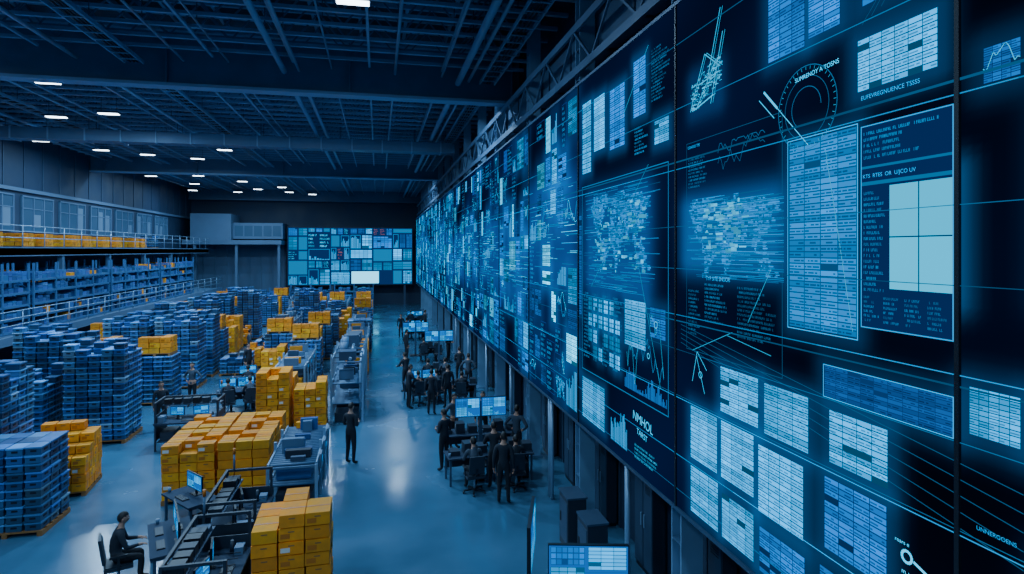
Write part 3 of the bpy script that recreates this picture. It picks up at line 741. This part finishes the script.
# ------------------------------------------------------------------ people
def person(J, look=(0, 0), shirt=M_shirt, trous=M_trous, curl=.35, palm_in=True):
    names = list(J.keys())
    rad = dict(pelvis=.125, spine=.115, chest=.135, upper=.11, neckb=.062, neckt=.052, headc=.06)
    for s in 'LR': rad.update({'sh' + s: .066, 'el' + s: .047, 'wr' + s: .030, 'pa' + s: .030, 'hip' + s: .095, 'kn' + s: .063, 'an' + s: .044, 'ball' + s: .042, 'toe' + s: .03})
    E = [('pelvis', 'spine'), ('spine', 'chest'), ('chest', 'upper'), ('upper', 'neckb'), ('neckb', 'neckt'), ('neckt', 'headc')]
    for s in 'LR': E += [('upper', 'sh' + s), ('sh' + s, 'el' + s), ('el' + s, 'wr' + s), ('wr' + s, 'pa' + s), ('pelvis', 'hip' + s), ('hip' + s, 'kn' + s), ('kn' + s, 'an' + s), ('an' + s, 'ball' + s), ('ball' + s, 'toe' + s)]
    J = {k: Vector(v) for k, v in J.items()}
    V = [J[n] for n in names]; RR = [rad[n] for n in names]; EE = [(names.index(a), names.index(b)) for a, b in E]
    roots = [names.index('pelvis')]
    segs = [(J[a], J[b], M_skin if (b[:2] == 'pa' or b in ('headc', 'neckt')) else trous if (b[:2] in ('hi', 'kn') or b[:2] == 'an') else M_shoe if b[:4] == 'ball' or b[:3] == 'toe' else shirt) for a, b in E]
    for s, sg in (('L', -1), ('R', 1)):
        w = J['wr' + s]; p = J['pa' + s]; d = (p - w).normalized()
        inn = Vector((-sg, 0, 0)) if palm_in else Vector((0, 0, -1))
        n = (inn - d * inn.dot(d)).normalized(); side = d.cross(n).normalized()
        fwd = Vector((0, -1, 0)) if palm_in else Vector((-sg, 0, 0))
        if side.dot(fwd) < 0: side = -side
        for fi in range(4):
            ln = (.030, .034, .031, .024)[fi]; base = p + side * (.027 - fi * .018) - d * .008
            q = base; i0 = len(V); V.append(q); RR.append(.010); ang = .1; roots.append(i0)
            tip = base + d * .03; V.append(tip); RR.append(.0095); EE.append((i0, i0 + 1)); q = tip
            for k in range(2):
                ang += curl * (1 + k * .4); q = q + (d * math.cos(ang) + n * math.sin(ang)) * ln
                V.append(q); RR.append(.0085 - k * .001); EE.append((len(V) - 2, len(V) - 1))
            segs.append((base, q, M_skin))
        i0 = len(V); roots.append(i0); b0 = w + d * .03 + side * .012
        for k, (a, bb) in enumerate(((0, 0), (.024, .022), (.05, .034), (.074, .036))):
            V.append(b0 + d * a + side * bb + n * .004 * k); RR.append((.012, .011, .0095, .008)[k])
            if k: EE.append((len(V) - 2, len(V) - 1))
        segs.append((b0, V[-1], M_skin))
    me = bpy.data.meshes.new('tmp'); me.from_pydata([tuple(v) for v in V], EE, [])
    o = bpy.data.objects.new('tmp', me); COLL.objects.link(o)
    md = o.modifiers.new('skin', 'SKIN'); md.use_smooth_shade = True
    ss = me.skin_vertices[0].data
    for i, r_ in enumerate(RR): ss[i].radius = (r_, r_); ss[i].use_root = i in roots
    sb = o.modifiers.new('sub', 'SUBSURF'); sb.levels = 1; sb.render_levels = 1
    dg = bpy.context.evaluated_depsgraph_get(); ev = bpy.data.meshes.new_from_object(o.evaluated_get(dg))
    bpy.data.objects.remove(o)
    m = MB(M_skin); m.v.extend([tuple(v.co) for v in ev.vertices])
    for f in ev.polygons:
        c = f.center; best = None; bd = 1e9
        for a, b, mt in segs:
            ab = b - a; t = max(0, min(1, (c - a).dot(ab) / max(ab.length_squared, 1e-9))); dd = (c - a - ab * t).length
            if dd < bd: bd = dd; best = mt
        m.f.append(tuple(f.vertices)); m.m.append(m.mi(best)); m.c.append((1, 1, 1)); m.sm.append(True)
    T = Matrix.Translation(J['headc'] + Vector((0, 0, .035))) @ Matrix.Rotation(look[0], 4, 'Z') @ Matrix.Rotation(look[1], 4, 'X')
    def hf(d): return d.z > .55 or (d.y > -.1 and d.z > .05) or (d.y > .35 and d.z > -.45) or (d.y > -.45 and d.z > .3)
    def fn(d):
        x, y, z = d.x * .076, d.y * .096, d.z * .118
        if d.z < 0: x *= 1 + .28 * d.z; y *= 1 + (.10 if d.y < 0 else .35) * d.z
        if abs(d.x) < .16 and d.y < 0 and -.38 < d.z < .05: y -= .018 * (1 - abs(d.z + .2) * 3)
        return Vector((x, y, z)) * (1.07 if hf(d) else 1)
    m.ell(T, M_skin, 24, 18, fn, lambda d: M_hair if hf(d) else M_skin)
    for sx in (-1, 1):
        m.ell(T @ Matrix.Translation((sx * .077, .005, -.01)) @ Matrix.Diagonal((.010, .02, .032, 1)), M_skin, 8, 6)
        m.ell(T @ Matrix.Translation((sx * .030, -.086, .008)) @ Matrix.Diagonal((.014, .008, .009, 1)), M_eye, 8, 6)
        m.ell(T @ Matrix.Translation((sx * .030, -.092, .008)) @ Matrix.Diagonal((.006, .004, .006, 1)), M_hair, 6, 4)
        m.ell(T @ Matrix.Translation((sx * .030, -.090, .028)) @ Matrix.Diagonal((.018, .006, .004, 1)), M_hair, 8, 4)
    m.ell(T @ Matrix.Translation((0, -.086, -.056)) @ Matrix.Diagonal((.024, .008, .007, 1)), M_lips, 8, 4)
    return m.mesh('warehouse_worker')
def stand(walk=0.0, arms='down', lean=0):
    J = dict(pelvis=(0, 0, .95), spine=(0, .01, 1.07), chest=(0, .0 - lean * .5, 1.24), upper=(0, .01 - lean, 1.37), neckb=(0, .012 - lean, 1.46), neckt=(0, .0 - lean, 1.53), headc=(0, -.012 - lean, 1.60))
    for s, g in (('L', -1), ('R', 1)):
        w = walk * g
        J['sh' + s] = (g * .175, .01 - lean, 1.405)
        if arms == 'down': J['el' + s] = (g * .235, .05 + w * .25 - lean, 1.12); J['wr' + s] = (g * .245, .0 + w * .6 - lean, .87); J['pa' + s] = (g * .24, -.02 + w * .7 - lean, .79)
        elif arms == 'tablet': J['el' + s] = (g * .23, .03, 1.12); J['wr' + s] = (g * .10, -.23, 1.14); J['pa' + s] = (g * .065, -.29, 1.17)
        elif arms == 'reach': J['el' + s] = (g * .24, -.15, 1.17); J['wr' + s] = (g * .17, -.38, 1.10); J['pa' + s] = (g * .15, -.46, 1.08)
        elif arms == 'hips': J['el' + s] = (g * .36, .06, 1.16); J['wr' + s] = (g * .20, -.05, 1.03); J['pa' + s] = (g * .16, -.10, 1.0)
        J['hip' + s] = (g * .09, 0, .90); J['kn' + s] = (g * .105, -.015 - max(w, -w * .2) * .5, .50); J['an' + s] = (g * .115, .03 - w * .95, .09 + max(0, -w) * .12)
        J['ball' + s] = (g * .125, -.08 - w * .95, .043); J['toe' + s] = (g * .13, -.145 - w * .95, .032)
    return J
def sit(lean=.06):
    J = dict(pelvis=(0, .06, .60), spine=(0, .06, .72), chest=(0, .05 - lean * .4, .90), upper=(0, .04 - lean, 1.03), neckb=(0, .03 - lean, 1.12), neckt=(0, .01 - lean, 1.18), headc=(0, -.01 - lean, 1.25))
    for s, g in (('L', -1), ('R', 1)):
        J['sh' + s] = (g * .175, .04 - lean, 1.065); J['el' + s] = (g * .24, -.06 - lean, .80); J['wr' + s] = (g * .17, -.31, .80); J['pa' + s] = (g * .155, -.39, .79)
        J['hip' + s] = (g * .09, .03, .58); J['kn' + s] = (g * .13, -.37, .56); J['an' + s] = (g * .13, -.33, .10); J['ball' + s] = (g * .14, -.43, .043); J['toe' + s] = (g * .145, -.50, .032)
    return J
P_stand = person(stand(), (0, 0)); P_stand2 = person(stand(arms='tablet'), (0, .35)); P_walk = person(stand(.28), (.1, 0), M_shirt)
P_hips = person(stand(arms='hips'), (.3, 0), M_grey); P_reach = person(stand(arms='reach', lean=.05), (0, .2), M_shirt); P_sit = person(sit(), (0, .1), M_shirt, palm_in=False, curl=.25)
P_sit2 = person(sit(.12), (.25, .15), M_grey, palm_in=False, curl=.25)
def worker(me, x, y, rz, s=1): place('warehouse_worker', me, (x, y, 0), rz, s)
PI = math.pi
worker(P_stand2, -.78, 18.3, PI * .8, 1.03)
worker(P_walk, -7.35, 23.0, PI * .15); worker(P_hips, -7.3, 26.4, -PI * .1, 1.02)
worker(P_stand, 3.05, 14.6, PI * .9, 1.02); worker(P_walk, 1.9, 41.2, PI * .9); worker(P_stand, 1.6, 43.5, 0)
worker(P_stand2, -6.7, 46.5, .4); worker(P_walk, -6.3, 47.8, -.3); worker(P_stand, -6.2, 62.2, 0); worker(P_stand, -5.7, 62.5, .5)
worker(P_reach, 1.2, 24.2, PI * .6); worker(P_stand, -6.2, 31.5, 1); worker(P_hips, -7.2, 37.0, 2); worker(P_reach, -6.4, 40.6, 0); worker(P_stand, -7.1, 54.2, 0)
def bay(x, y, rz, meshes, d=0, chairs=True, gap=.78):
    T = Matrix.Translation((x, y, 0)) @ Matrix.Rotation(rz, 4, 'Z')
    place('workstation_desk', DK_[d], T @ Vector((0, .35, 0)), rz)
    for i, me in enumerate(meshes):
        dx = (i - (len(meshes) - 1) / 2) * gap
        p = T @ Vector((dx, -.50, 0))
        if me is not None: place('warehouse_worker', me, p, rz + PI)
        if chairs: place('office_chair', me_chair, p, rz + PI)
def big_display(w, h, ztop, seed, two=False):
    m = MB(); m.box(-.35, .35, -.25, .25, 0, .05, M_black); m.box(-.05, .05, .03, .09, .05, ztop - h * .4, M_steel_d)
    for x in (-.3, .3): m.cyl((x - .02, -.2, .03), (x + .02, -.2, .03), .03, .03, M_dark, 8)
    if two:
        mon(m, -w / 4 - .01, 0, ztop - h, w / 2, h, seed=seed, stand=False, thick=.06); mon(m, w / 4 + .01, 0, ztop - h, w / 2, h, seed=seed + 1, stand=False, thick=.06)
        m.box(-w / 3, w / 3, .061, .09, ztop - h * .6, ztop - h * .4, M_steel_d)
    else: mon(m, 0, 0, ztop - h, w, h, seed=seed, stand=False, thick=.06)
    return m.mesh('display_on_stand')
BD = big_display(1.5, .56, 1.98, 60, True)
place('display_on_stand', BD, (2.95, 17.4, 0), 0)
bay(2.4, 15.95, .1, [P_sit2], 3); bay(3.6, 15.95, -.08, [P_sit], 3); place('workstation_desk', DK_[3], (2.4, 18.2, 0), 0); place('workstation_desk', DK_[3], (3.6, 18.2, 0), 0)
worker(P_reach, 3.0, 15.6, PI); worker(P_hips, 3.98, 17.2, PI * .8); worker(P_stand2, 1.85, 17.2, PI * 1.2); worker(P_hips, 2.35, 19.0, PI * .2); worker(P_stand, 3.3, 19.1, 0)
bay(1.9, 25.2, .2, [P_sit, P_sit2], 1); bay(3.4, 24.6, -.2, [P_sit], 3); bay(2.6, 27.8, 0, [P_sit, P_sit2], 3)
worker(P_stand, 2.72, 24.0, PI * 1.1); worker(P_hips, 3.9, 26.3, PI * .9); worker(P_reach, 1.2, 27.1, PI * 1.2); worker(P_stand, 2.0, 23.1, PI * .9); worker(P_stand2, 3.75, 28.2, PI)
place('display_on_stand', BD, (2.2, 36.3, 0), 0); place('display_on_stand', BD, (3.2, 32.3, 0), 0); bay(2.9, 34.4, 0, [P_sit, None], 3); worker(P_stand, 1.6, 35, 2); worker(P_stand2, 3.85, 33.6, 1)
bay(2.6, 43.3, 0, [P_sit, P_sit2], 1); bay(3.0, 50, 0, [P_sit, None], 0); worker(P_stand, 3.5, 46, 2)
bay(-5.35, 25.3, .3, [P_sit, P_sit2], 1); bay(-5.5, 27.9, .2, [P_sit], 2)
bay(-4.25, 12.7, -PI / 2 + .35, [P_sit], 0)
bay(-4.4, 14.6, -PI / 2 + .7, [None], 2, False)
place('display_on_stand', big_display(1.2, .7, 1.92, 44), (3.05, 8.45, 0), -.25)
place('display_on_stand', big_display(1.2, .75, 2.08, 45), (2.45, 9.4, 0), PI / 2 * .80)

def packing(seed):
    r = random.Random(seed); m = MB(); H = 1.52
    for x in (-.9, .9):
        for y in (-.45, .45): m.box(x - .025, x + .025, y - .025, y + .025, 0, H, M_dark)
        m.box(x - .025, x + .025, -.42, .42, H - .05, H, M_dark); m.box(x - .01, x + .01, -.42, .42, .3, 1.1, M_dark)
    m.box(-.87, .87, .42, .47, H - .05, H, M_dark)
    m.box(-.95, .95, -.5, .5, .82, .87, M_desk); m.box(-.87, .87, .12, .42, 1.28, 1.31, M_steel_d); m.box(-.87, .87, -.42, .42, .25, .28, M_steel_d)
    mon(m, -.4, .0, .87, .46, .28, seed=3 + seed, rz=r.uniform(-.3, .3)); mon(m, .3, .02, .87, .46, .28, seed=4 + seed, rz=r.uniform(-.3, .3))
    for i in range(6): m.box(-.83 + i * .28, -.62 + i * .28, .15, .40, 1.31, 1.31 + r.uniform(.05, .2), r.choice((M_dark, M_steel_d, M_black, M_black)), mul((1, 1, 1), r.uniform(.5, 1.4)))
    for i in range(3): m.box(-.8 + i * .55, -.4 + i * .55, -.35, .35, .28, .28 + r.uniform(.25, .5), M_dark)
    m.box(-.2, .2, -.35, -.15, .87, .89, M_black); m.cyl((.7, -.2, .87), (.7, -.2, 1.1), .05, .03, M_dark, 10)
    m.box(-.85, -.68, -.4, -.1, .87, 1.05, M_steel); m.box(.6, .8, -.4, -.25, .87, 1.0, M_steel)
    for i in range(6): m.cyl((-.8 + i * .2, -.44, 1.1), (-.6 + i * .25, -.1, .9), .008, .008, M_black, 5)
    m.cyl((.85, .3, H), (.85, .3, H + .35), .02, .02, M_steel, 8); m.cyl((.85, .3, H + .35), (.85, .3, H + .47), .03, .03, M_tape, 8)
    return m.mesh('packing_station')
PK = [packing(1), packing(2)]
place('packing_station', PK[0], (-2.75, 10.9, 0), PI / 2 + .0); place('packing_station', PK[1], (-2.75, 13.2, 0), PI / 2)
place('packing_station', PK[0], (-5.9, 21.2, 0), 0)
def sorter(L, H, seed):
    r = random.Random(seed); m = MB(); D = 1.1; n = round(L / 1.1); bw = L / n
    zs = (.62, 1.35, H - .3) if H > 2 else (.62, H - .3)
    for i in range(n + 1):
        x = -L / 2 + i * bw
        for y in (-D / 2, D / 2): m.box(x - .035, x + .035, y - .035, y + .035, 0, H - (0 if i % 3 else .25), M_pipe)
        m.box(x - .03, x + .03, -D / 2, D / 2, H - .32, H - .27, M_steel)
    for z in zs:
        for y in (-D / 2, D / 2): m.box(-L / 2, L / 2, y - .02, y + .02, z, z + .1, M_pipe)
    for z in zs[:2]:
        for i in range(int(L / .14)): m.cyl((-L / 2 + .07 + i * .14, -D / 2 + .03, z + .06), (-L / 2 + .07 + i * .14, D / 2 - .03, z + .06), .035, .035, M_steel, 6)
    for i in range(n):
        x = -L / 2 + (i + .5) * bw
        for q in range(4):
            if r.random() < .75:
                xa = x - .4 + q * .2; m.box(xa, xa + r.uniform(.1, .18), r.uniform(-.4, -.1), r.uniform(.0, .4), zs[1] + .1, zs[1] + .1 + r.uniform(.08, .4), r.choice((M_steel, M_dark, M_crate, M_steel_d, M_carton)), mul((1, 1, 1), r.uniform(.5, 1.3)))
        if r.random() < .7: m.box(x - .3, x + .3, -.4, .4, .73, .73 + r.uniform(.2, .4), r.choice((M_carton, M_crate, M_dark, M_steel)))
        if r.random() < .7: m.box(x - .4, x + .4, -.45, .4, .02, r.uniform(.3, .55), M_dark)
        if H > 2:
            if r.random() < .6: m.cyl((x, -.2, H - .3), (x, -.2, H + r.uniform(.05, .3)), .14, .14, M_steel, 12)
            else: m.box(x - .3, x + .3, -.3, .3, H - .27, H + r.uniform(.0, .25), M_steel_d)
            m.cyl((x - .4, .1, H - .2), (x + .4, .1, H - .2), .06, .06, M_pipe, 8)
        m.cyl((x + .3, D / 2 - .1, .1), (x + .3, D / 2 - .1, H - .3), .03, .03, M_pipe, 8)
        m.cyl((x - .2, -D / 2 - .03, .75), (x + .25, -D / 2 - .03, H - .35), .012, .012, M_black, 6)
        zz = min(1.5, H - .5)
        m.box(x - .18, x + .18, -D / 2 - .08, -D / 2 - .03, zz, zz + .35, M_white)
        mon(m, x, -D / 2 - .09, zz + .12, .26, .17, seed=seed + i, stand=False, thick=.004)
    return m.mesh('sorting_machine')
SM = [sorter(4.4, 2.5, 1), sorter(3.3, 2.2, 2), sorter(4.4, 1.9, 3), sorter(3.3, 1.4, 4)]
place('sorting_machine', SM[0], (-1.1, 24.9, 0), -PI / 2); place('sorting_machine', SM[1], (-1.1, 29.3, 0), -PI / 2); place('sorting_machine', SM[2], (-1.1, 35.2, 0), PI / 2)
place('sorting_machine', SM[3], (-2.0, 16.8, 0), PI / 2); place('sorting_machine', SM[2], (-3.4, 27.3, 0), PI / 2); place('sorting_machine', SM[0], (-5.2, 37.2, 0), PI / 2)
place('sorting_machine', SM[2], (-1.1, 42.2, 0), -PI / 2)
place('sorting_machine', SM[1], (-7.0, 56.9, 0), PI / 2); place('sorting_machine', SM[2], (-3.2, 56.9, 0), PI / 2)

# ------------------------------------------------------------------ world + camera
w = bpy.data.worlds.new('World'); scene.world = w; w.use_nodes = True
w.node_tree.nodes['Background'].inputs[0].default_value = (.01, .03, .08, 1)
w.node_tree.nodes['Background'].inputs[1].default_value = 1
cam = bpy.data.cameras.new('Camera'); co = bpy.data.objects.new('Camera', cam); COLL.objects.link(co)
co.location = (0, 0, 6.3); co.rotation_euler = (math.pi / 2, 0, -math.radians(12.59))
cam.lens = 21.1; cam.sensor_width = 36; cam.shift_y = -.036; cam.clip_end = 400; cam.clip_start = .05
scene.camera = co
